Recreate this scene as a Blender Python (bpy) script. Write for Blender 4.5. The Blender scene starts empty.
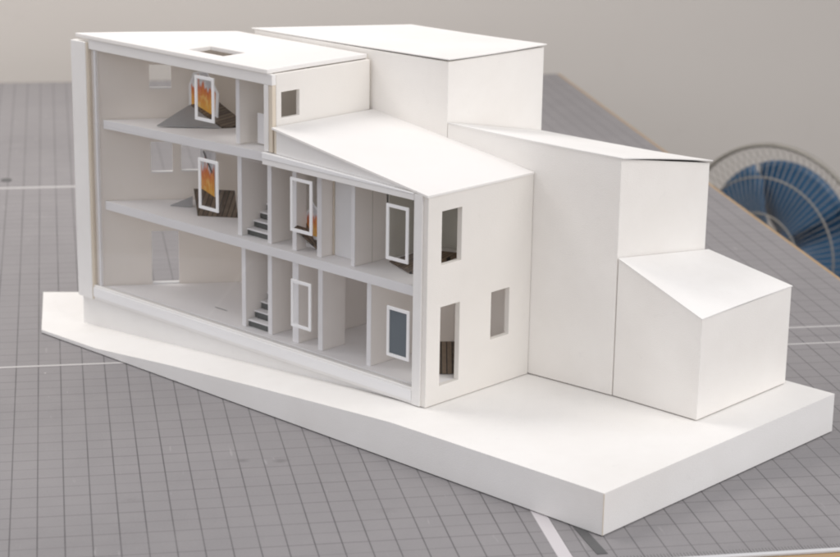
import bpy, bmesh, math, random
from mathutils import Matrix, Vector
random.seed(7)
sc = bpy.context.scene
col = sc.collection

# ------------------------------------------------------------------ frames
TH = math.radians(-53.6)                      # the model stands turned on the table
UX, UY = math.cos(TH), math.sin(TH)
VX, VY = -UY, UX
OX, OY = .0219, 2.4342
HB = .0438                                    # height of the flat part of the base board
def w2(u, v): return (OX + u*UX + v*VX, OY + u*UY + v*VY)

# ------------------------------------------------------------------ materials
def newmat(name):
    m = bpy.data.materials.new(name); m.use_nodes = True
    nt = m.node_tree; b = nt.nodes['Principled BSDF']
    return m, nt, b
def mixrgb(nt, fac, a, b, blend='MIX'):
    n = nt.nodes.new('ShaderNodeMix'); n.data_type = 'RGBA'; n.blend_type = blend
    for s, v in ((n.inputs[0], fac), (n.inputs[6], a), (n.inputs[7], b)):
        if hasattr(v, 'is_linked') or hasattr(v, 'links'): nt.links.new(v, s)
        elif isinstance(v, (tuple, list)): s.default_value = (*v, 1) if len(v) == 3 else v
        else: s.default_value = v
    return n.outputs[2]
def math_n(nt, op, a, b=None, c=None):
    n = nt.nodes.new('ShaderNodeMath'); n.operation = op
    for i, v in enumerate((a, b, c)):
        if v is None: continue
        if hasattr(v, 'links'): nt.links.new(v, n.inputs[i])
        else: n.inputs[i].default_value = v
    return n.outputs[0]
def noise(nt, scale, detail=3, rough=.55, vec=None):
    n = nt.nodes.new('ShaderNodeTexNoise')
    n.inputs['Scale'].default_value = scale; n.inputs['Detail'].default_value = detail
    n.inputs['Roughness'].default_value = rough
    if vec is not None: nt.links.new(vec, n.inputs['Vector'])
    return n.outputs['Fac']
def ramp(nt, f, lo, hi):
    n = nt.nodes.new('ShaderNodeMapRange'); n.inputs[1].default_value = lo; n.inputs[2].default_value = hi
    nt.links.new(f, n.inputs[0]); return n.outputs[0]
def pos(nt): return nt.nodes.new('ShaderNodeNewGeometry').outputs['Position']
def bump(nt, b, h, strength, dist):
    n = nt.nodes.new('ShaderNodeBump'); n.inputs['Strength'].default_value = strength
    n.inputs['Distance'].default_value = dist
    nt.links.new(h, n.inputs['Height']); nt.links.new(n.outputs[0], b.inputs['Normal'])

def card(name, base, dirt, rough=.62, spec=.25, thin=0):
    m, nt, b = newmat(name)
    p = pos(nt)
    n1 = noise(nt, 9, 4, .6, p); n2 = noise(nt, 70, 3, .6, p)
    c = mixrgb(nt, ramp(nt, n1, .35, .75), base, dirt)
    sp = ramp(nt, n2, .66, .80)
    c = mixrgb(nt, math_n(nt, 'MULTIPLY', sp, .14), c, tuple(x*.72 for x in dirt))
    nt.links.new(c, b.inputs['Base Color'])
    b.inputs['Roughness'].default_value = rough
    b.inputs['Specular IOR Level'].default_value = spec
    h = math_n(nt, 'ADD', math_n(nt, 'MULTIPLY', noise(nt, 6, 2, .5, p), 6.0), noise(nt, 900, 2, .5, p))
    bump(nt, b, h, .38, .0008)
    if thin:                                   # thin board lets a little daylight through
        tr = nt.nodes.new('ShaderNodeBsdfTranslucent'); tr.inputs[0].default_value = (.93, .89, .82, 1)
        mx = nt.nodes.new('ShaderNodeMixShader'); mx.inputs[0].default_value = thin
        nt.links.new(b.outputs[0], mx.inputs[1]); nt.links.new(tr.outputs[0], mx.inputs[2])
        nt.links.new(mx.outputs[0], nt.nodes['Material Output'].inputs[0])
    return m
M_card = card('white_card', (.85, .835, .81), (.795, .775, .745))
M_warm = card('warm_card', (.88, .853, .81), (.825, .792, .745))
M_inner = card('inner_card', (.915, .87, .82), (.88, .83, .78))
M_thin = card('thin_white_card', (.95, .935, .92), (.92, .905, .885), thin=.20)
M_thinwarm = card('thin_warm_card', (.94, .912, .868), (.90, .868, .82), thin=.19)
M_thininner = card('thin_inner_card', (.92, .875, .82), (.86, .81, .755), thin=.22)
M_floor = card('floor_card', (.93, .915, .905), (.90, .88, .87))
M_trim = card('bright_trim', (.86, .855, .85), (.83, .82, .81))
M_edge = card('cut_edge', (.74, .665, .555), (.67, .59, .48))
M_shade = card('shaded_card', (.66, .645, .58), (.60, .58, .52))  # card colour darkened to paint in the dimness deep in the rooms
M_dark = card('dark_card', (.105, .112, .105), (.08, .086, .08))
M_greycard = card('grey_card', (.40, .395, .39), (.25, .25, .25))
M_slate = card('slate_panel', (.15, .172, .19), (.115, .135, .15), rough=.4)
M_pencil = card('pencil_mark', (.14, .14, .14), (.10, .10, .10))

def plank_mat():
    m, nt, b = newmat('plank_print')
    tc = nt.nodes.new('ShaderNodeTexCoord')
    sx = nt.nodes.new('ShaderNodeSeparateXYZ'); nt.links.new(tc.outputs['UV'], sx.inputs[0])
    u = sx.outputs[0]
    cell = math_n(nt, 'FLOOR', math_n(nt, 'MULTIPLY', u, 1/.0058))
    wn = nt.nodes.new('ShaderNodeTexWhiteNoise'); wn.noise_dimensions = '1D'; nt.links.new(cell, wn.inputs['W'])
    d = math_n(nt, 'PINGPONG', math_n(nt, 'MULTIPLY', u, 1/.0058), .5)
    gap = math_n(nt, 'LESS_THAN', d, .10)
    c = mixrgb(nt, wn.outputs['Value'], (.075, .050, .030), (.19, .135, .088))
    n = noise(nt, 300, 3, .6, tc.outputs['UV'])
    c = mixrgb(nt, math_n(nt, 'MULTIPLY', ramp(nt, n, .45, .75), .6), c, (.24, .18, .125))
    c = mixrgb(nt, gap, c, (.012, .009, .006))
    nt.links.new(c, b.inputs['Base Color']); b.inputs['Roughness'].default_value = .55
    return m
M_plank = plank_mat()

def flame_mat():
    """printed paper: pale smoke, orange flames with ragged tips, brown timber below (UV 0..1)"""
    m, nt, b = newmat('flame_print')
    tc = nt.nodes.new('ShaderNodeTexCoord')
    sx = nt.nodes.new('ShaderNodeSeparateXYZ'); nt.links.new(tc.outputs['UV'], sx.inputs[0])
    x, y = sx.outputs[0], sx.outputs[1]
    mp = nt.nodes.new('ShaderNodeMapping'); nt.links.new(tc.outputs['UV'], mp.inputs[0])
    mp.inputs['Scale'].default_value = (7, 1.5, 1)
    tong = noise(nt, 1.0, 3, .6, mp.outputs[0])
    # flame height by column
    top = math_n(nt, 'ADD', .40, math_n(nt, 'MULTIPLY', tong, .80))
    f = math_n(nt, 'SUBTRACT', top, y)                     # >0 inside the flame
    inn = ramp(nt, f, -.02, .05)
    heat = ramp(nt, f, .0, .42)
    c_f = mixrgb(nt, heat, (.66, .10, .02), (.95, .48, .05))
    hot = ramp(nt, noise(nt, 9, 2, .5, tc.outputs['UV']), .52, .66)
    c_f = mixrgb(nt, math_n(nt, 'MULTIPLY', hot, math_n(nt, 'MULTIPLY', heat, .95)), c_f, (.95, .70, .20))
    smoke = mixrgb(nt, ramp(nt, noise(nt, 5, 4, .6, tc.outputs['UV']), .35, .7), (.80, .79, .78), (.50, .49, .50))
    c = mixrgb(nt, inn, smoke, c_f)
    # timber: diagonal top edge falling to the right
    diag = math_n(nt, 'SUBTRACT', .47, math_n(nt, 'MULTIPLY', x, .26))
    tm = math_n(nt, 'LESS_THAN', y, diag)
    tw = mixrgb(nt, noise(nt, 14, 4, .7, tc.outputs['UV']), (.05, .03, .015), (.20, .12, .06))
    c = mixrgb(nt, tm, c, tw)
    nt.links.new(c, b.inputs['Base Color']); b.inputs['Roughness'].default_value = .5
    return m
M_flame = flame_mat()

def glass_mat():
    m = bpy.data.materials.new('clear_acrylic'); m.use_nodes = True
    nt = m.node_tree; nt.nodes.clear()
    o = nt.nodes.new('ShaderNodeOutputMaterial'); mx = nt.nodes.new('ShaderNodeMixShader')
    t = nt.nodes.new('ShaderNodeBsdfTransparent'); t.inputs[0].default_value = (.985, .987, .99, 1)
    g = nt.nodes.new('ShaderNodeBsdfGlossy'); g.inputs['Roughness'].default_value = .02
    lw = nt.nodes.new('ShaderNodeLayerWeight'); lw.inputs[0].default_value = .5
    fr = math_n(nt, 'MULTIPLY_ADD', math_n(nt, 'POWER', lw.outputs['Facing'], 5.0), .85, .055)
    nt.links.new(fr, mx.inputs[0]); nt.links.new(t.outputs[0], mx.inputs[1]); nt.links.new(g.outputs[0], mx.inputs[2])
    nt.links.new(mx.outputs[0], o.inputs[0])
    return m
M_glass = glass_mat()

def simple(name, c, rough=.5, metal=0, spec=.5):
    m, nt, b = newmat(name)
    p = pos(nt)
    cc = mixrgb(nt, ramp(nt, noise(nt, 25, 3, .6, p), .3, .75), c, tuple(x*.82 for x in c))
    nt.links.new(cc, b.inputs['Base Color'])
    b.inputs['Roughness'].default_value = rough; b.inputs['Metallic'].default_value = metal
    b.inputs['Specular IOR Level'].default_value = spec
    return m
M_blue = simple('blue_plastic', (.030, .11, .225), .4)
M_black = simple('black_plastic', (.012, .012, .013), .45)
M_chrome = simple('wire_chrome', (.36, .34, .30), .45, .4)
M_fanwhite = simple('grey_plastic', (.22, .21, .20), .45)

def wood_mat():
    m, nt, b = newmat('table_wood')
    mp = nt.nodes.new('ShaderNodeMapping'); nt.links.new(pos(nt), mp.inputs[0]); mp.inputs['Scale'].default_value = (6, 60, 60)
    c = mixrgb(nt, noise(nt, 1, 5, .6, mp.outputs[0]), (.34, .22, .11), (.48, .33, .18))
    nt.links.new(c, b.inputs['Base Color']); b.inputs['Roughness'].default_value = .45
    return m
M_wood = wood_mat()

S = .0254
X0, Y0 = -.0571, 2.2917
def mat_mat(name, xoff, rows_edge, half_edge, white_x=None, front=None, blobs=()):
    m, nt, b = newmat(name)
    p = pos(nt); sx = nt.nodes.new('ShaderNodeSeparateXYZ'); nt.links.new(p, sx.inputs[0])
    x, y = sx.outputs[0], sx.outputs[1]
    n1 = noise(nt, 2.2, 4, .6, p); n2 = noise(nt, 16, 4, .65, p); n3 = noise(nt, 420, 2, .6, p)
    c = mixrgb(nt, ramp(nt, n1, .3, .7), (.275, .263, .267), (.23, .22, .224))
    c = mixrgb(nt, math_n(nt, 'MULTIPLY', ramp(nt, n2, .45, .75), .45), c, (.30, .285, .287))
    c = mixrgb(nt, math_n(nt, 'MULTIPLY', ramp(nt, n3, .35, .75), .25), c, (.33, .32, .32))
    def lines(v, off, sp, w):
        return math_n(nt, 'LESS_THAN', math_n(nt, 'PINGPONG', math_n(nt, 'MULTIPLY', math_n(nt, 'SUBTRACT', v, off), 1/sp), .5), w/sp)
    fade = ramp(nt, noise(nt, 7, 3, .6, p), .25, .65)
    lc = math_n(nt, 'MULTIPLY', lines(x, X0 + xoff, S, .00066), math_n(nt, 'MULTIPLY_ADD', fade, .35, .50))
    lr = math_n(nt, 'MULTIPLY', lines(y, Y0 - .2*S, S, .0012), math_n(nt, 'MULTIPLY_ADD', fade, .20, .08))
    lr2 = math_n(nt, 'MULTIPLY', lines(y, Y0 - .2*S, 2*S, .0012), .22)
    c = mixrgb(nt, lr, c, (.115, .105, .112)); c = mixrgb(nt, lr2, c, (.115, .105, .112))
    c = mixrgb(nt, lc, c, (.085, .080, .085))
    # fine scratches and lint
    mp = nt.nodes.new('ShaderNodeMapping'); nt.links.new(p, mp.inputs[0]); mp.inputs['Scale'].default_value = (150, 18, 1)
    mp.inputs['Rotation'].default_value = (0, 0, .12)
    sc_ = ramp(nt, noise(nt, 1.0, 2, .5, mp.outputs[0]), .70, .80)
    c = mixrgb(nt, math_n(nt, 'MULTIPLY', sc_, .35), c, (.48, .46, .46))
    fl = nt.nodes.new('ShaderNodeTexVoronoi'); fl.inputs['Scale'].default_value = 17; nt.links.new(p, fl.inputs['Vector'])
    c = mixrgb(nt, math_n(nt, 'MULTIPLY', math_n(nt, 'LESS_THAN', fl.outputs['Distance'], .022), .75), c, (.62, .60, .58))
    for (ye, he, wv) in rows_edge:
        e = math_n(nt, 'LESS_THAN', math_n(nt, 'ABSOLUTE', math_n(nt, 'SUBTRACT', y, ye)), he)
        c = mixrgb(nt, math_n(nt, 'MULTIPLY', e, wv), c, (.60, .585, .575))
    for (bx, by, br, bw) in blobs:             # faint rubbed smudges
        dx = math_n(nt, 'SUBTRACT', x, bx); dy = math_n(nt, 'MULTIPLY', math_n(nt, 'SUBTRACT', y, by), 1.5)
        rr = math_n(nt, 'SQRT', math_n(nt, 'ADD', math_n(nt, 'MULTIPLY', dx, dx), math_n(nt, 'MULTIPLY', dy, dy)))
        rr = math_n(nt, 'ADD', rr, math_n(nt, 'MULTIPLY', math_n(nt, 'SUBTRACT', noise(nt, 120, 3, .6, p), .5), br))
        c = mixrgb(nt, math_n(nt, 'MULTIPLY', ramp(nt, rr, br, br*.25), bw), c, (.12, .112, .114))
    if white_x:
        e = math_n(nt, 'MULTIPLY', math_n(nt, 'GREATER_THAN', x, white_x[0]), math_n(nt, 'LESS_THAN', x, white_x[1]))
        c = mixrgb(nt, e, c, (.62, .59, .60))
    if front is not None:
        # short ruler ticks, then the pale border
        tk = math_n(nt, 'MULTIPLY', lines(x, X0 + xoff, S/8, .0005), math_n(nt, 'LESS_THAN', y, front + .009))
        c = mixrgb(nt, math_n(nt, 'MULTIPLY', tk, .6), c, (.09, .09, .09))
        c = mixrgb(nt, math_n(nt, 'LESS_THAN', y, front), c, (.60, .60, .61))
    nt.links.new(c, b.inputs['Base Color'])
    b.inputs['Roughness'].default_value = .55; b.inputs['Specular IOR Level'].default_value = .3
    bump(nt, b, n3, .12, .0004)
    return m

def wall_mat():
    m, nt, b = newmat('painted_wall')
    p = pos(nt)
    c = mixrgb(nt, ramp(nt, noise(nt, 1.1, 3, .5, p), .3, .7), (.61, .575, .53), (.58, .545, .502))
    c = mixrgb(nt, math_n(nt, 'MULTIPLY', ramp(nt, noise(nt, 14, 4, .6, p), .6, .8), .15), c, (.50, .465, .425))
    nt.links.new(c, b.inputs['Base Color']); b.inputs['Roughness'].default_value = .8
    bump(nt, b, noise(nt, 240, 3, .6, p), .2, .002)
    return m
M_wall = wall_mat()
M_ground = simple('floor_lino', (.16, .13, .105), .5)

# ------------------------------------------------------------------ mesh helpers
class MB:
    def __init__(s, o=(0, 0, 0)):
        s.bm = bmesh.new(); s.uv = s.bm.loops.layers.uv.new('UVMap'); s.o = Vector(o)
    def vert(s, p): return s.bm.verts.new(Vector(p) - s.o)
    def face(s, pts, uvs=None):
        f = s.bm.faces.new([s.vert(p) for p in pts])
        if uvs:
            for l, t in zip(f.loops, uvs): l[s.uv].uv = t
        return f
    def solid(s, bot, top, lid=True):
        n = len(bot); b = [s.vert(p) for p in bot]; t = [s.vert(p) for p in top]
        s.bm.faces.new(b[::-1])
        if lid: s.bm.faces.new(t)
        for i in range(n): s.bm.faces.new((b[i], b[(i+1) % n], t[(i+1) % n], t[i]))
    def box(s, u0, u1, v0, v1, z0, z1):
        q = [(u0, v0), (u1, v0), (u1, v1), (u0, v1)]
        s.solid([(*p, z0) for p in q], [(*p, z1) for p in q])
    def prism(s, pts, z0, z1):
        s.solid([(*p, z0) for p in pts], [(*p, z1) for p in pts])
    def panel(s, m, s0, s1, t0, t1, th, holes=()):
        """sheet with rectangular openings; m(s,t,w) maps to 3D"""
        ss = sorted({s0, s1, *[h[0] for h in holes], *[h[1] for h in holes]}); ss = [a for a in ss if s0 <= a <= s1]
        tt = sorted({t0, t1, *[h[2] for h in holes], *[h[3] for h in holes]}); tt = [a for a in tt if t0 <= a <= t1]
        def solid(i, j):
            if i < 0 or j < 0 or i >= len(ss)-1 or j >= len(tt)-1: return False
            cs, ct = (ss[i]+ss[i+1])/2, (tt[j]+tt[j+1])/2
            return not any(h[0] < cs < h[1] and h[2] < ct < h[3] for h in holes)
        vs = {}
        def V(i, j, w):
            k = (i, j, w)
            if k not in vs: vs[k] = s.vert(m(ss[i], tt[j], w))
            return vs[k]
        F = s.bm.faces.new
        for i in range(len(ss)-1):
            for j in range(len(tt)-1):
                if not solid(i, j): continue
                F((V(i, j, 0), V(i+1, j, 0), V(i+1, j+1, 0), V(i, j+1, 0)))
                F((V(i, j+1, th), V(i+1, j+1, th), V(i+1, j, th), V(i, j, th)))
                if not solid(i-1, j): F((V(i, j, 0), V(i, j+1, 0), V(i, j+1, th), V(i, j, th)))
                if not solid(i+1, j): F((V(i+1, j+1, 0), V(i+1, j, 0), V(i+1, j, th), V(i+1, j+1, th)))
                if not solid(i, j-1): F((V(i+1, j, 0), V(i, j, 0), V(i, j, th), V(i+1, j, th)))
                if not solid(i, j+1): F((V(i, j+1, 0), V(i+1, j+1, 0), V(i+1, j+1, th), V(i, j+1, th)))
    def tube(s, pts, r, n=6, closed=False):
        P = [Vector(p) for p in pts]; rings = []
        for i, p in enumerate(P):
            a = P[i-1] if (i or closed) else P[i]; b = P[(i+1) % len(P)] if (i < len(P)-1 or closed) else P[i]
            d = (b-a).normalized(); x = d.orthogonal().normalized()
            if rings:
                x = (prev - d*prev.dot(d)).normalized()
            prev = x; y = d.cross(x)
            rings.append([s.bm.verts.new(p - s.o + x*r*math.cos(2*math.pi*k/n) + y*r*math.sin(2*math.pi*k/n)) for k in range(n)])
        m = len(rings)
        for i in range(m if closed else m-1):
            A, B = rings[i], rings[(i+1) % m]
            for k in range(n): s.bm.faces.new((A[k], A[(k+1) % n], B[(k+1) % n], B[k]))
        if not closed:
            s.bm.faces.new(rings[0][::-1]); s.bm.faces.new(rings[-1])
    def lathe(s, prof, c, ax, n=32):
        """prof: (radius, distance along ax)"""
        ax = Vector(ax).normalized(); x = ax.orthogonal().normalized(); y = ax.cross(x); c = Vector(c)
        R = []
        for r, d in prof:
            R.append([s.bm.verts.new(c + ax*d + (x*math.cos(2*math.pi*k/n) + y*math.sin(2*math.pi*k/n))*max(r, 1e-4) - s.o) for k in range(n)])
        for a, b in zip(R, R[1:]):
            for k in range(n): s.bm.faces.new((a[k], a[(k+1) % n], b[(k+1) % n], b[k]))
        s.bm.faces.new(R[0][::-1]); s.bm.faces.new(R[-1])
    def build(s, name, m, parent=None, smooth=False, bevel=0):
        bmesh.ops.recalc_face_normals(s.bm, faces=s.bm.faces)
        me = bpy.data.meshes.new(name); s.bm.to_mesh(me); s.bm.free()
        me.materials.append(m)
        if smooth:
            for p in me.polygons: p.use_smooth = True
        o = bpy.data.objects.new(name, me); col.objects.link(o)
        if parent is not None: o.parent = parent
        if bevel:
            b = o.modifiers.new('edge', 'BEVEL'); b.width = bevel; b.segments = 2; b.limit_method = 'ANGLE'
        return o

def tag(o, label=None, cat=None, group=None, kind=None):
    if label: o['label'] = label
    if cat: o['category'] = cat
    if group: o['group'] = group
    if kind: o['kind'] = kind
    return o
def thing(name, label, cat, loc=(0, 0, 0), rot=0, group=None):
    o = bpy.data.objects.new(name, None); o.empty_display_size = .05; col.objects.link(o)
    o.location = loc; o.rotation_euler = (0, 0, rot)
    return tag(o, label, cat, group)
def mthing(name, label, cat, u, v, z, group=None):
    """a thing standing in the model's own frame; its mesh coordinates stay in (u,v,z)"""
    x, y = w2(u, v); t = thing(name, label, cat, (x, y, z), TH, group); t_o[t.name] = (u, v, z); return t
t_o = {}
def mb(t): return MB(t_o[t.name])
BV = .0005

# ================================================================== SETTING
g = MB(); g.face([(-8, -8, -.75), (8, -8, -.75), (8, 4.42, -.75), (-8, 4.42, -.75)])
tag(g.build('floor', M_ground), kind='structure')
w = MB(); w.box(-8, 8, 4.42, 4.5, -.75, 2.3)
tag(w.build('wall', M_wall), kind='structure')

# ================================================================== TABLE + MATS
tb = thing('table', 'long work table with a light brown wooden edge under the grey mats', 'table', (.36, 2.9, -.75))
t_o[tb.name] = (.36, 2.9, -.75)
q = mb(tb); q.box(-.34, 1.0595, 1.598, 4.155, -.034, -.0022); q.build('tabletop', M_wood, tb, bevel=.002)
for (lx, ly) in ((-.27, 1.7), (.97, 1.7), (-.27, 4.05), (.97, 4.05)):
    q = mb(tb); q.box(lx-.03, lx+.03, ly-.03, ly+.03, -.749, -.034); q.build('leg', M_fanwhite, tb, bevel=.003)

R1, R2 = Y0, Y0 + 36*S
LE = [(R1, .0025, .85), (R2, .0045, .85)]
RE = [(R1-.033, .0022, .7), (R1+.033, .0022, .7), (R2-.033, .003, .7), (R2+.033, .003, .7)]
ML = mat_mat('grey_mat_wide', 0, LE, 0, (.4394, .4531), 1.652, [(.176, 1.952, .009, .40), (.215, 1.947, .011, .42), (.06, 1.86, .012, .16), (.30, 1.80, .014, .14)])
MR = mat_mat('grey_mat_narrow', -.32*S, RE, 0, None, 1.652)
mats = [
 ('grey gridded cutting mat in the left foreground below the base board', -.33, .4531, 1.6455, R1, ML),
 ('grey gridded cutting mat running under the left tip of the white base board', -.33, .4531, R1, R2, ML),
 ('grey gridded cutting mat at the far left against the wall', -.33, .4531, R2, 4.14, ML),
 ('grey gridded cutting mat in the right foreground under the front corner of the base board', .4531, 1.050, 1.6455, R1, MR),
 ('grey gridded cutting mat under the fan side of the base board, beside the smallest block', .4531, 1.050, R1, R2, MR),
 ('grey gridded cutting mat at the far right table corner behind the white blocks', .4531, 1.050, R2, 4.14, MR)]
for lab, a, b_, c_, d_, mm in mats:
    q = MB(((a+b_)/2, (c_+d_)/2, -.0015)); q.box(a+.0002, b_-.0002, c_+.0002, d_-.0002, -.0018, 0)
    o = q.build('cutting_mat', mm); o.location = ((a+b_)/2, (c_+d_)/2, -.0015)
    tag(o, lab, 'cutting mat', 'grey gridded cutting mats on the table')
    if mm is MR and d_ == R1:
        k = MB(((a+b_)/2, (c_+d_)/2, -.0015)); k.prism([(.4705, 1.735), (.4800, 1.735), (.4868, 1.668), (.4765, 1.668)], .0002, .0006); k.build('printed_mark', M_pencil, o)
    if mm is ML and d_ == 4.14:
        k = MB(((a+b_)/2, (c_+d_)/2, -.0015))
        k.prism([(-.085+.009*math.cos(t*math.pi/5), 3.262+.012*math.sin(t*math.pi/5)) for t in range(10)], .0002, .0008); k.build('smudge', M_pencil, o)

# ================================================================== BASE BOARD
A, B, C, D = (-.0179, -.049), (.8643, -.053), (.8594, .3365), (.8594, .352)
E0 = (-.1515, .0521)
bs = mthing('base_board', 'thick white card base board, ramped thin at its left tip, under the model house', 'model base', .4, .15, 0)
RZ = [(0, .0048), (.11, .0060), (.235, .0170), (.39, .0280), (.50, .0350), (.572, .0395), (.602, .0412), (.68, .0420), (.8822, .0438)]
q = mb(bs)
US = [d + A[0] for d, _ in RZ]
def edge_u(v): return .8643 - (v+.053)*.0126
ROWS = []
for v in (None, -.0062, .03, .10, .22, .352):
    row = []
    for i, (u, (_, z)) in enumerate(zip(US, RZ)):
        if v is None: row.append((u, A[1] - .0045*(u-A[0]), z)); continue
        uu = edge_u(v) if i == len(US)-1 else u
        zf = min(HB, .0067 + .0694*max(0, u))
        row.append((uu, v, max(z if v < 0 else 0, zf)))
    ROWS.append(row)
T = [[q.vert(p) for p in r] for r in ROWS]
Fb = [q.vert((p[0], p[1], .0012)) for p in ROWS[0]]; Bb = [q.vert((p[0], p[1], .0012)) for p in ROWS[-1]]
F = q.bm.faces.new
for a, b_ in zip(T, T[1:]):
    for i in range(len(US)-1): F((a[i], a[i+1], b_[i+1], b_[i]))
for i in range(len(US)-1):
    F((Fb[i], Fb[i+1], T[0][i+1], T[0][i])); F((T[-1][i], T[-1][i+1], Bb[i+1], Bb[i]))
F([Fb[-1], Bb[-1]] + [r[-1] for r in T[::-1]])
e_t = q.vert((*E0, .0046)); e_b = q.vert((*E0, .0012))
mid_t = q.vert((-.0179, .185, .0062)); mid_b = q.vert((-.0179, .185, .0012))
F((e_b, Fb[0], T[0][0], e_t))
L = [r[0] for r in T]
for a, b_ in zip(L[:4], L[1:4]): F((e_t, a, b_))
F((e_t, L[3], mid_t)); F((L[3], L[4], mid_t)); F((L[4], L[5], mid_t)); F((e_b, e_t, mid_t, mid_b)); F((mid_b, mid_t, L[5], Bb[0]))
F(Fb + Bb[::-1] + [mid_b, e_b])
q.build('ramped_board', M_card, bs)
q = mb(bs); q.prism([(-.012, -.042), (.856, -.046), (.852, .345), (-.01, .345), (-.012, .188), (-.140, .054)], .0002, .0013); q.build('under_board', M_greycard, bs)
# kraft-coloured cut edge along the front vertical corner
q = mb(bs); q.box(.8640, .8648, -.0535, -.0528, .0016, .0432); q.build('edge_strip', M_edge, bs)
# the house plinth that shows where the ground falls away
q = mb(bs); q.solid([(.0015, .0015, .002), (.540, .0015, .002), (.540, .12, .002), (.095, .12, .002)],
                    [(.0015, .0015, HB-.0006), (.540, .0015, HB-.0006), (.540, .12, HB-.0006), (.095, .12, HB-.0006)])
q.build('plinth', M_card, bs)
q = mb(bs); q.box(.56, .80, .003, .1, HB-.006, HB-.003); q.build('core_board', M_card, bs)

# ================================================================== HOUSE
hs = mthing('model_house', 'white card sectional model house, glazed three-storey front showing rooms, lower wing with window holes', 'model house', .3, .08, HB)
H0 = HB + .0009
Z1, Z2, Z3, ZT = .0635, .170, .275, .3653
BK = .1495                                     # back plane of the rooms
LW = math.atan2(.1405-.003, .150-.044)         # direction of the skewed left wall
lc, ls = math.cos(LW), math.sin(LW)
def part(name, m, fn, bevel=BV, parent=hs, lab=None):
    q = mb(hs); fn(q); o = q.build(name, m, parent, bevel=bevel)
    if lab: o['label'] = lab
    return o
# facade boards
part('left_column', M_card, lambda q: q.box(0, .0270, -.0045, .0045, H0, .3615))
part('edge_strip', M_edge, lambda q: q.box(.02705, .0290, -.0030, .0040, H0, .3610), 0)
part('frame_post', M_inner, lambda q: q.box(.0292, .0412, .0030, .0060, .0632, .3530), 0)
part('glass_stop', M_floor, lambda q: q.box(.0370, .0402, .0004, .0028, .0632, .3530), 0)
part('sill_beam', M_card, lambda q: q.box(.0292, .5665, -.0025, .0060, H0, .0628))
part('sill_strip', M_trim, lambda q: q.box(.0292, .5665, -.0038, -.0027, H0+.004, .0600), 0)
part('top_beam', M_card, lambda q: q.box(.0292, .3505, -.0010, .0050, .3532, .3651))
part('corner_post', M_card, lambda q: q.box(.3370, .3440, -.0010, .0050, .2795, .3530))
part('edge_strip', M_edge, lambda q: q.box(.3442, .3500, -.0002, .0050, .2795, .3650), 0)
part('wing_beam', M_card, lambda q: q.box(.3372, .5665, -.0040, .0050, .2650, .2712))
part('wing_beam_cap', M_trim, lambda q: q.solid([(.3372, -.0046, .2714), (.5665, -.0046, .2714), (.5665, .006, .2714), (.3372, .006, .2714)],
                                                [(.3372, -.0046, .2785), (.5665, -.0046, .2728), (.5665, .006, .2728), (.3372, .006, .2785)]))
part('wing_fascia', M_card, lambda q: q.solid([(.3555, .0005, .2786), (.583, .0005, .2724), (.583, .0030, .2724), (.3555, .0030, .2786)],
                                              [(.3555, .0005, .3060), (.583, .0005, .2726), (.583, .0030, .2726), (.3555, .0030, .3060)]), 0)
part('edge_strip', M_edge, lambda q: q.box(.3522, .3553, .0005, .0030, .2790, .3050), 0)
part('right_post', M_card, lambda q: q.box(.5667, .5783, -.0034, .0048, H0, .2722))
part('joint_line', M_dark, lambda q: q.box(.0030, .5830, .0006, .0100, HB-.0003, HB+.0007), 0)
# left skewed wall with its openings (inner face seen through the glass)
def lwall(s, t, w): return (.0418 + s*lc - w*ls, .0045 + s*ls + w*lc, t)
lholes = [(.0587, .0850, .3056, .3348), (.0587, .0850, .2028, .2413), (.0950, .1210, .2038, .2450), (.0575, .0905, .0638, .1304)]
def lw_all(q): q.panel(lwall, 0, .184, H0, ZT-.0003, .0065, lholes)
part('left_wall', M_thininner, lw_all, 0)
for (a, b_, c_, d_) in lholes[:3]:
    part('window_sill', M_trim, lambda q: q.solid([lwall(a, c_, .0003), lwall(b_, c_, .0003), lwall(b_, c_, .0062), lwall(a, c_, .0062)],
                                                  [lwall(a, c_+.0016, .0003), lwall(b_, c_+.0016, .0003), lwall(b_, c_+.0016, .0062), lwall(a, c_+.0016, .0062)]), 0)
part('door_sill', M_trim, lambda q: q.solid([lwall(.0578, .0637, -.001), lwall(.0902, .0637, -.001), lwall(.0902, .0637, .0062), lwall(.0578, .0637, .0062)],
                                            [lwall(.0578, .0655, -.001), lwall(.0902, .0655, -.001), lwall(.0902, .0655, .0062), lwall(.0578, .0655, .0062)]), 0)
# side walls with window openings
def swall(u0): return lambda s, t, w: (u0 - w, s, t)
part('tall_side_wall', M_thinwarm, lambda q: q.panel(swall(.3505), .0052, .1490, .2800, .3651, .0055, [(.0128, .0398, .3160, .3446)]))
part('wing_side_wall', M_thinwarm, lambda q: q.panel(swall(.5850), -.0012, .1632, H0, .2708, .0065,
     [(.0194, .0500, .1955, .2528), (.0196, .0495, .0640, .1502), (.0992, .1290, .0975, .1505)]))
part('door_sill', M_trim, lambda q: q.box(.5812, .5848, .0198, .0493, .0570, .0632), 0)
part('back_wall', M_inner, lambda q: q.box(.150, .5808, BK-.0008, BK+.002, H0, .2690), 0)
part('back_wall', M_inner, lambda q: q.box(.150, .3448, BK-.0008, BK+.002, .2760, .3650), 0)
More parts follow.
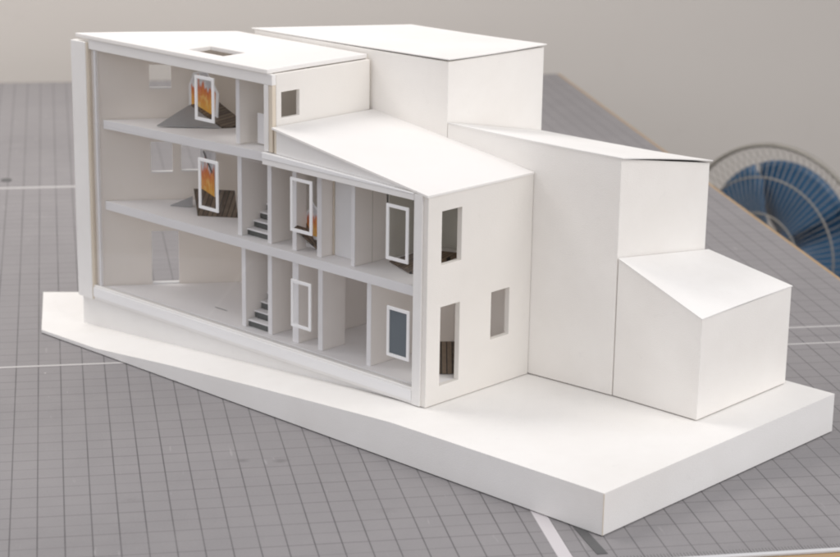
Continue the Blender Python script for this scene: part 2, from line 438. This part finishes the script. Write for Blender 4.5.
# floors (front edge just behind the glass, left edge along the skewed wall)
def slab(z0, z1, u1, dz=0):
    def fn(q):
        L0 = .0438+.0028*lc/ls
        pts = [(.0448, .0062), (u1, .0062), (u1, BK-.001), (.0420+(BK-.0055)*lc/ls, BK-.001)]
        q.solid([(p[0], p[1], z0 + dz*(p[0]-.3)) for p in pts], [(p[0], p[1], z1 + dz*(p[0]-.3)) for p in pts])
    return fn
part('floor_slab', M_floor, slab(H0, Z1, .5808))
part('floor_slab', M_floor, slab(Z2-.0108, Z2, .5808))
part('floor_slab', M_floor, slab(Z3-.0108, Z3, .3448, .022))
part('wing_ceiling', M_thininner, lambda q: q.box(.3452, .5808, .0062, BK-.001, .2650, .2680), 0)
# roofs
def roofmap(s, t, w): return (s, t, .3704 - w)
def tall_roof(q):
    m = lambda s, t, w: ((s if s > .17 else .0095 + t*lc/ls), t, .3704 - w + .0006*math.sin(t*18))
    q.panel(m, .0095, .3450, -.0030, .1500, .0050, [(.1886, .2490, .0190, .0520)])
part('roof_slab', M_thin, tall_roof, .0008)
def low_roof(q):
    n = 8; top = []; 
    for i in range(n+1):
        f = i/n; u = .3520 + f*.2340
        row = []
        for v in (-.0035, .05, .11, .1585):
            row.append((u, v + (0 if v < .1 else f*.0045), .3080 - f*.0352 + .0012*math.sin(f*math.pi)*(v/.16) - .0008*f*(v/.16)))
        top.append(row)
    V = [[q.vert(p) for p in r] for r in top]; W = [[q.vert((p[0], p[1], p[2]-.0022)) for p in r] for r in top]
    for i in range(n):
        for j in range(3):
            q.bm.faces.new((V[i][j], V[i+1][j], V[i+1][j+1], V[i][j+1])); q.bm.faces.new((W[i][j+1], W[i+1][j+1], W[i+1][j], W[i][j]))
    for i in range(n):
        q.bm.faces.new((W[i][0], W[i+1][0], V[i+1][0], V[i][0])); q.bm.faces.new((V[i][3], V[i+1][3], W[i+1][3], W[i][3]))
    for j in range(3):
        q.bm.faces.new((V[0][j], V[0][j+1], W[0][j+1], W[0][j])); q.bm.faces.new((W[n][j], W[n][j+1], V[n][j+1], V[n][j]))
part('sloped_roof', M_thin, low_roof, 0)
# partitions
def prt(u0, u1, z0, z1, v1, v0=.0150, m=M_inner):
    o = part('partition', m, lambda q: q.box(u0, u1, v0 + .0012, v1, z0 + .0003, z1 - .0003), 0)
    part('front_edge', M_floor, lambda q: q.box(u0 - .0002, u1 + .0002, v0, v0 + .0010, z0 + .0003, z1 - .0003), 0, parent=o)
    return o
C1, C2, C3 = Z2-.0108, .2650, .3650
prt(.2810, .2870, Z1, C1, BK-.001); prt(.3250, .3310, Z1, C1, .1200); prt(.3655, .3745, Z1, C1, BK-.001)
prt(.4065, .4130, Z1, C1, .0500); prt(.4820, .4877, Z1, C1, BK-.001)
prt(.2752, .2815, Z2, Z3-.0125, BK-.001); prt(.3250, .3310, Z2, C2, .1200); prt(.3655, .3715, Z2, C2, .0300)
prt(.4047, .4110, Z2, C2, BK-.001); prt(.4575, .4623, Z2, C2, .0640)
prt(.2735, .2790, Z3+.0008, C3, BK-.001)
part('door_panel', M_trim, lambda q: q.box(.4140, .4572, .0330, .0350, Z2+.0003, C2-.0003), 0)
part('edge_strip', M_edge, lambda q: q.box(.4114, .4136, .0320, .0340, Z2+.0003, C2-.003), 0)
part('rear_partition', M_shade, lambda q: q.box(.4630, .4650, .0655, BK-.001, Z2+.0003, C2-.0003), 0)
part('rear_shade_sheet', M_shade, lambda q: q.box(.4655, .5800, BK-.0034, BK-.0014, Z2+.0003, C2-.0003), 0)  # added backing sheets, their darker colour stands in for room shade
part('rear_shade_sheet', M_shade, lambda q: q.box(.3320, .4040, .1000, .1020, Z2+.0003, C2-.0003), 0)
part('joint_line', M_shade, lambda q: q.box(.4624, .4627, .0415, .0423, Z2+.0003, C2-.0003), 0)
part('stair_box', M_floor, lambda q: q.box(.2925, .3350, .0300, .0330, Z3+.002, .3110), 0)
part('rear_shade_sheet', M_shade, lambda q: q.box(.2800, .3440, .1180, .1200, Z3+.002, C3-.0003), 0)  # another added sheet, shade painted in behind the top-storey stair
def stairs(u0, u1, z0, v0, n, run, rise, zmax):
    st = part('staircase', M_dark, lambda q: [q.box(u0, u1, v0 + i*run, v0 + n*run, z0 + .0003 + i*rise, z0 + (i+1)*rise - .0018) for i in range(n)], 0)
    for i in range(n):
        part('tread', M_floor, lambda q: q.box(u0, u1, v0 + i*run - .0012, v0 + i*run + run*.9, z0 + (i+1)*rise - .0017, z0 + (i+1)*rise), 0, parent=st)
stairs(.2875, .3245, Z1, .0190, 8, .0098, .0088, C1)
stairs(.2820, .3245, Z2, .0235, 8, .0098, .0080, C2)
# glazing and white window frames stuck on it
gl = part('glass_pane', M_glass, lambda q: q.box(.0300, .5660, -.0012, .0002, .0632, .2645), 0)
gl2 = part('glass_pane', M_glass, lambda q: q.box(.0300, .3365, -.0012, .0002, .2647, .3528), 0)
def wframe(u0, u1, z0, z1, par):
    def fn(q): q.panel(lambda s, t, w: (s, -.0016 - w, t), u0, u1, z0, z1, .0016, [(u0+.0034, u1-.0034, z0+.0034, z1-.0034)])
    return part('window_frame', M_trim, fn, 0)
wframe(.2243, .2566, .2980, .3488, gl2)
wframe(.2286, .2618, .1960, .2548, gl)
wframe(.3812, .4149, .1982, .2583, gl)
wframe(.5268, .5584, .1954, .2552, gl)
wframe(.3820, .4132, .0898, .1436, gl)
fo = wframe(.5293, .5616, .0903, .1450, gl)
part('slate_pane', M_slate, lambda q: q.box(.5329, .5580, -.0022, -.0015, .0939, .1414), 0)
part('pencil_stroke', M_pencil, lambda q: q.box(.2050, .2260, .0395, .0405, Z1+.0002, Z1+.0005), 0)

# ================================================================== BLOCKS BEHIND
def sheet(q, pts, th):
    q.solid([(p[0], p[1], p[2]-th) for p in pts], pts)
bt = mthing('tall_block', 'tall white card block with a stepped roof, standing behind the house', 'model block', .42, .24, HB)
H1 = HB + .0012
q = mb(bt)
q.solid([(.1520, .1530, H1), (.3560, .1530, H1), (.4640, .1565, H1), (.4640, .3190, H1), (.2575, .3150, H1)],
        [(.1520, .1530, .3755), (.3560, .1530, .3755), (.4640, .1565, .3762), (.4640, .3190, .3750), (.2575, .3150, .3750)])
q.build('upper_wall', M_warm, bt, bevel=BV)
q = mb(bt)
q.solid([(.4648, .1566, H1), (.5850, .1640, H1), (.6960, .1712, H1), (.6960, .3290, H1), (.4648, .3195, H1)],
        [(.4648, .1566, .3075), (.5850, .1640, .3052), (.6960, .1712, .3030), (.6960, .3290, .2752), (.4648, .3195, .2762)], False)
q.build('lower_wall', M_warm, bt, bevel=BV)
# thin paper roof sheets, edges lifting a little
def paper(q, c00, c10, c11, c01, lift, n=8, th=.0011):
    """bilinear sheet; lift(s,t) added to z"""
    def P(s, t):
        p = [(1-s)*(1-t)*c00[k] + s*(1-t)*c10[k] + s*t*c11[k] + (1-s)*t*c01[k] for k in range(3)]
        p[2] += lift(s, t); return p
    V = [[q.vert(P(i/n, j/n)) for j in range(n+1)] for i in range(n+1)]
    W = [[q.vert([a - (th if k == 2 else 0) for k, a in enumerate(P(i/n, j/n))]) for j in range(n+1)] for i in range(n+1)]
    Fq = q.bm.faces.new
    for i in range(n):
        for j in range(n):
            Fq((V[i][j], V[i+1][j], V[i+1][j+1], V[i][j+1])); Fq((W[i][j+1], W[i+1][j+1], W[i+1][j], W[i][j]))
        Fq((W[i][0], W[i+1][0], V[i+1][0], V[i][0])); Fq((V[i][n], V[i+1][n], W[i+1][n], W[i][n]))
        Fq((V[0][i], V[0][i+1], W[0][i+1], W[0][i])); Fq((W[n][i], W[n][i+1], V[n][i+1], V[n][i]))
q = mb(bt)
paper(q, (.1480, .1515, .3772), (.4660, .1552, .3778), (.4672, .3200, .3772), (.2555, .3160, .3772),
      lambda s, t: .0016*s*abs(2*t-1)**2 - .0006*math.sin(math.pi*s) + .0008*math.sin(3.1*t)*s)
q.build('upper_roof', M_card, bt, smooth=False)
q = mb(bt)
paper(q, (.4652, .1555, .3092), (.6985, .1702, .3046), (.6990, .3305, .2762), (.4652, .3200, .2772),
      lambda s, t: .0022*s**4*t - .0012*math.sin(math.pi*s)*(1-t) + .0010*math.sin(math.pi*t)*s)
q.build('lower_roof', M_card, bt)

bsn = mthing('small_block', 'smallest white card block with a tilted top at the right end of the base board', 'model block', .75, .25, HB)
q = mb(bsn)
q.solid([(.6972, .1718, H1), (.8069, .1721, H1), (.8030, .3412, H1), (.6972, .3330, H1)],
        [(.6972, .1718, .1961), (.8069, .1721, .1538), (.8030, .3412, .1546), (.6972, .3330, .1762)], False)
q.build('wall', M_warm, bsn, bevel=BV)
q = mb(bsn)
paper(q, (.6974, .1708, .1972), (.8076, .1712, .1547), (.8036, .3420, .1555), (.6974, .3340, .1770),
      lambda s, t: -.0008*math.sin(math.pi*s)*math.sin(math.pi*t) + .0007*math.sin(math.pi*t)*s, th=.0009)
q.build('roof', M_card, bsn)

# ================================================================== THINGS INSIDE THE ROOMS
def flame_card(lab, base, dirn, wid, hgt, lean, shape, inset=.86, v0=0):
    """upright paper card; shape = outline in 0..1 x 0..1"""
    u, v, z = base; t = mthing('flame_card', lab, 'paper card', u, v, z, 'flame picture cards in the model rooms')
    a = math.radians(dirn); cx_, sx_ = math.cos(a), math.sin(a); nx, ny = -sx_, cx_
    def P(s, h, off=0): return (u + (s-.5)*wid*cx_ + nx*(h*lean*hgt + off), v + (s-.5)*wid*sx_ + ny*(h*lean*hgt + off), z + h*hgt)
    q = mb(t); cs = sum(p[0] for p in shape)/len(shape); ch = sum(p[1] for p in shape)/len(shape)
    q.solid([P(*p, .0012) for p in shape], [P(*p, .0) for p in shape]); q.build('backing', M_trim, t)
    q = mb(t); ins = [(cs + (p[0]-cs)*inset, ch + (p[1]-ch)*(inset+.09)) for p in shape]
    q.face([P(*p, -.0004) for p in ins], [(p[0], v0 + p[1]*(1-v0)) for p in ins]); q.build('flame_picture', M_flame, t)
    return t
def plank_board(lab, pts, th, uv):
    """pts: four corners (bottom-left, bottom-right, top-right, top-left) of the front face"""
    b = pts[0]; t = mthing('plank_board', lab, 'plank board', *b, 'brown plank boards in the model rooms')
    p = [Vector(x) for x in pts]; n = (p[1]-p[0]).cross(p[3]-p[0]).normalized()*-th
    if n.y < 0: n = -n
    q = mb(t); q.solid([x + n for x in p], p)
    L = (p[1]-p[0]).length
    q.bm.normal_update()
    for f in q.bm.faces:
        for l in f.loops:
            d = l.vert.co + q.o - p[0]
            l[q.uv].uv = (d.dot((p[1]-p[0]).normalized()) if uv else d.dot((p[3]-p[0]).normalized()), d.z)
    q.build('planks', M_plank, t); return t
def folded_card(lab, tri, th=.0012):
    t = mthing('folded_card', lab, 'folded card', *tri[0], 'grey folded cards in the model rooms')
    q = mb(t); q.solid([(a, b, c-th) for a, b, c in tri], tri); q.build('sheet', M_greycard, t); return t
house_shape = [(.02, 0), (.0, .62), (.14, .92), (.35, .97), (.62, 1.0), (.86, .72), (1.0, .55), (.97, 0)]
T3 = Z3 - .002
flame_card('flame picture card with ragged shoulders in the top storey', (.1478, .0750, T3+.0085), 0, .0535, .0520, .02, house_shape, .82, .36)
plank_board('dark sloping plank board under the top-storey flame picture', [(.1907, .0662, T3+.0018), (.2060, .0935, T3+.0018), (.1450, .1010, T3+.0205), (.1300, .0705, T3+.0190)], .0025, False)
folded_card('grey folded card lying tilted on the top-storey floor under the flame picture', [(.1312, .0178, T3+.0012), (.1905, .0640, T3+.0014), (.1290, .0695, T3+.0185)])
fc = flame_card('narrow flame picture card with a dark stroke, middle storey, left room', (.1572, .0720, Z2+.0120), 0, .0275, .0580, .01, [(.0, 0), (0, .98), (1, 1), (1, 0)], .92, .40)
q = mb(fc); q.solid([(.1500, .0712, .2385), (.1518, .0712, .2390), (.1668, .0712, .2150), (.1650, .0712, .2140)], [(.1500, .0710, .2385), (.1518, .0710, .2390), (.1668, .0710, .2150), (.1650, .0710, .2140)]); q.build('dark_stroke', M_pencil, fc)
plank_board('wide sloping plank board in the large middle-storey room', [(.1777, .0380, Z2+.0006), (.2173, .0663, Z2+.0006), (.1800, .0945, Z2+.0220), (.1390, .0655, Z2+.0220)], .003, True)
folded_card('small grey folded card on the middle-storey floor left of the wide plank board', [(.1200, .0450, Z2+.0016), (.1430, .0600, Z2+.0018), (.1330, .0690, Z2+.0110)])
flame_card('small pointed flame picture card in the middle-storey bay behind the left wing window frame', (.3768, .0345, Z2+.0110), 0, .0225, .0455, .01, [(.0, 0), (0, .62), (.3, .74), (.42, 1.0), (.6, .86), (1, .76), (1, 0)], .76, .42)
plank_board('small sloping plank board below the pointed flame picture in the narrow bay', [(.3724, .0095, Z2+.0268), (.3850, .0325, Z2+.0010), (.3772, .0545, Z2+.0062), (.3640, .0310, Z2+.0290)], .0022, False)
plank_board('plank board lying tilted on the upper floor by the right window', [(.4745, .0560, Z2+.0012), (.5230, .0370, Z2+.0020), (.5560, .0800, Z2+.0220), (.5000, .0850, Z2+.0140)], .004, True)
plank_board('plank board standing on the ground floor inside the right doorway', [(.5520, .0420, Z1+.0008), (.5760, .0680, Z1+.0008), (.5660, .0760, Z1+.0330), (.5420, .0500, Z1+.0330)], .003, True)
t = mthing('white_tray', 'low white card box beneath the sloping plank board in the narrow bay', 'box', .3480, .045, Z2)
q = mb(t); q.box(.3600, .3830, .0350, .0560, Z2+.0004, Z2+.0042); q.build('box_body', M_trim, t)

# ================================================================== FAN
FC = Vector((1.390, 3.70, -.286))
ca = math.radians(220); tilt = .02
ax = Vector((math.cos(ca)*math.cos(tilt), math.sin(ca)*math.cos(tilt), math.sin(tilt)))     # points out of the front
sx_ = ax.cross(Vector((0, 0, 1))).normalized(); up = sx_.cross(ax).normalized()
fan = thing('electric_fan', 'electric fan with blue blades in a round wire cage beside the table', 'fan', (FC.x, FC.y, -.75))
t_o[fan.name] = (FC.x, FC.y, -.75)
def PT(r, a, d): return FC + (sx_*math.cos(a) + up*math.sin(a))*r + ax*d
R = .215
def ring(q, r, d, rad, n=72): q.tube([PT(r, 2*math.pi*k/n, d) for k in range(n)], rad, 6, True)
def guard(name, sgn, depth, rings, hubr):
    q = mb(fan); N = 84
    def d(r): return sgn*depth*(1-(r/R)**2.6)
    for k in range(N):
        a = 2*math.pi*k/N
        q.tube([PT(hubr + (R-hubr)*j/7, a + sgn*.10*(1-j/7), d(hubr + (R-hubr)*j/7)) for j in range(8)], .00075, 4)
    for r in rings: ring(q, r, d(r), .0017)
    return q.build(name, M_chrome, fan, smooth=True)
guard('front_guard', 1, .062, (.088, .156), .050)
guard('rear_guard', -1, .105, (.090, .160), .055)
q = mb(fan); ring(q, R, 0, .0045); q.build('cage_rim', M_chrome, fan, smooth=True)
q = mb(fan); q.lathe([(.002, .066), (.040, .066), (.052, .060), (.052, .056), (.002, .054)], FC, ax); q.build('front_badge', M_black, fan, smooth=False)
q = mb(fan); ring(q, .053, .061, .0028); q.build('badge_ring', M_chrome, fan, smooth=True)
q = mb(fan); q.lathe([(.002, -.005), (.026, -.007), (.032, -.022), (.032, -.058), (.002, -.060)], FC, ax); q.build('blade_hub', M_blue, fan, smooth=True)
for k in range(5):
    q = mb(fan); n1, n2 = 10, 8
    gridv = []
    for i in range(n1+1):
        r = .024 + (.178-.024)*i/n1
        half = math.radians(38 + 7*math.sin(math.pi*min(1, (i/n1)*.62+.2)))*(1 if i < n1-1 else .9)
        gridv.append([q.bm.verts.new(PT(r, 2*math.pi*k/5 + .3 + .25*i/n1 + half*(2*j/n2-1), -.040 + .026*(2*j/n2-1)*(1-.35*i/n1)) - q.o) for j in range(n2+1)])
    for i in range(n1):
        for j in range(n2): q.bm.faces.new((gridv[i][j], gridv[i+1][j], gridv[i+1][j+1], gridv[i][j+1]))
    o = q.build('blade', M_blue, fan, smooth=True)
    s_ = o.modifiers.new('thick', 'SOLIDIFY'); s_.thickness = .002
q = mb(fan); q.lathe([(.020, -.095), (.052, -.098), (.058, -.125), (.054, -.180), (.030, -.200), (.002, -.203)], FC, ax); q.build('motor_housing', M_black, fan, smooth=True)
PB = FC - ax*.145
q = mb(fan); q.tube([(PB.x, PB.y, -.715), (PB.x, PB.y, PB.z-.030)], .015, 16); q.build('pole', M_fanwhite, fan, smooth=True)
q = mb(fan); q.lathe([(.17, 0), (.175, .008), (.165, .022), (.06, .040), (.022, .055), (.002, .056)], (PB.x, PB.y, -.7495), (0, 0, 1)); q.build('base', M_fanwhite, fan, smooth=True)

# ================================================================== LIGHT
wd = bpy.data.worlds.new('World'); sc.world = wd; wd.use_nodes = True
nt = wd.node_tree; bg = nt.nodes['Background']
tc = nt.nodes.new('ShaderNodeTexCoord'); sx = nt.nodes.new('ShaderNodeSeparateXYZ'); nt.links.new(tc.outputs['Generated'], sx.inputs[0])
up_ = ramp(nt, sx.outputs[2], -.1, .75)
side = ramp(nt, math_n(nt, 'ADD', math_n(nt, 'MULTIPLY', sx.outputs[0], .75), math_n(nt, 'MULTIPLY', sx.outputs[1], -.35)), -.8, .8)
st = math_n(nt, 'ADD', math_n(nt, 'MULTIPLY_ADD', up_, -.50, 1.08), math_n(nt, 'MULTIPLY', side, .20))
nt.links.new(st, bg.inputs[1]); bg.inputs[0].default_value = (.945, .945, 1.0, 1)
def area(name, loc, target, size, power, colr):
    l = bpy.data.lights.new(name, 'AREA'); l.shape = 'RECTANGLE'; l.size, l.size_y = size; l.energy = power; l.color = colr
    o = bpy.data.objects.new(name, l); col.objects.link(o); o.location = loc
    o.rotation_euler = (Vector(target) - Vector(loc)).to_track_quat('-Z', 'Y').to_euler()
    return o
area('ceiling_lamp', (1.75, .75, 2.2), (.45, 2.05, .1), (1.7, 1.2), 26, (1, .965, .915))
area('wall_fill_light', (-.85, 2.9, 2.2), (-.7, 4.3, -.1), (1.8, .9), 44, (1, .955, .915))  # added fill that brightens the back wall, not a known fixture

# ================================================================== CAMERA
f_, p_, yaw, roll, Hc = 2022.53, .276592, .181589, -.016155, .752164
fw = Vector((math.sin(yaw)*math.cos(p_), math.cos(yaw)*math.cos(p_), -math.sin(p_)))
rt = Vector((math.cos(yaw), -math.sin(yaw), 0)); dn = fw.cross(rt)
r2 = rt*math.cos(roll) + dn*math.sin(roll); d2 = -rt*math.sin(roll) + dn*math.cos(roll)
cam = bpy.data.cameras.new('camera'); cam.sensor_width = 36; cam.lens = f_*36/840; cam.clip_end = 60; cam.clip_start = .05
co = bpy.data.objects.new('camera', cam); col.objects.link(co)
co.matrix_world = Matrix(((r2.x, -d2.x, -fw.x, 0), (r2.y, -d2.y, -fw.y, 0), (r2.z, -d2.z, -fw.z, Hc), (0, 0, 0, 1)))
cam.dof.use_dof = True; cam.dof.focus_distance = 2.12; cam.dof.aperture_fstop = 9.0
sc.camera = co
sc.view_settings.view_transform = 'Standard'; sc.view_settings.look = 'None'
sc.view_settings.exposure = 0; sc.view_settings.gamma = 1
sc.cycles.max_bounces = 10; sc.cycles.diffuse_bounces = 6; sc.cycles.transparent_max_bounces = 12
sc.cycles.use_denoising = True
sc.cycles.filter_width = 2.0
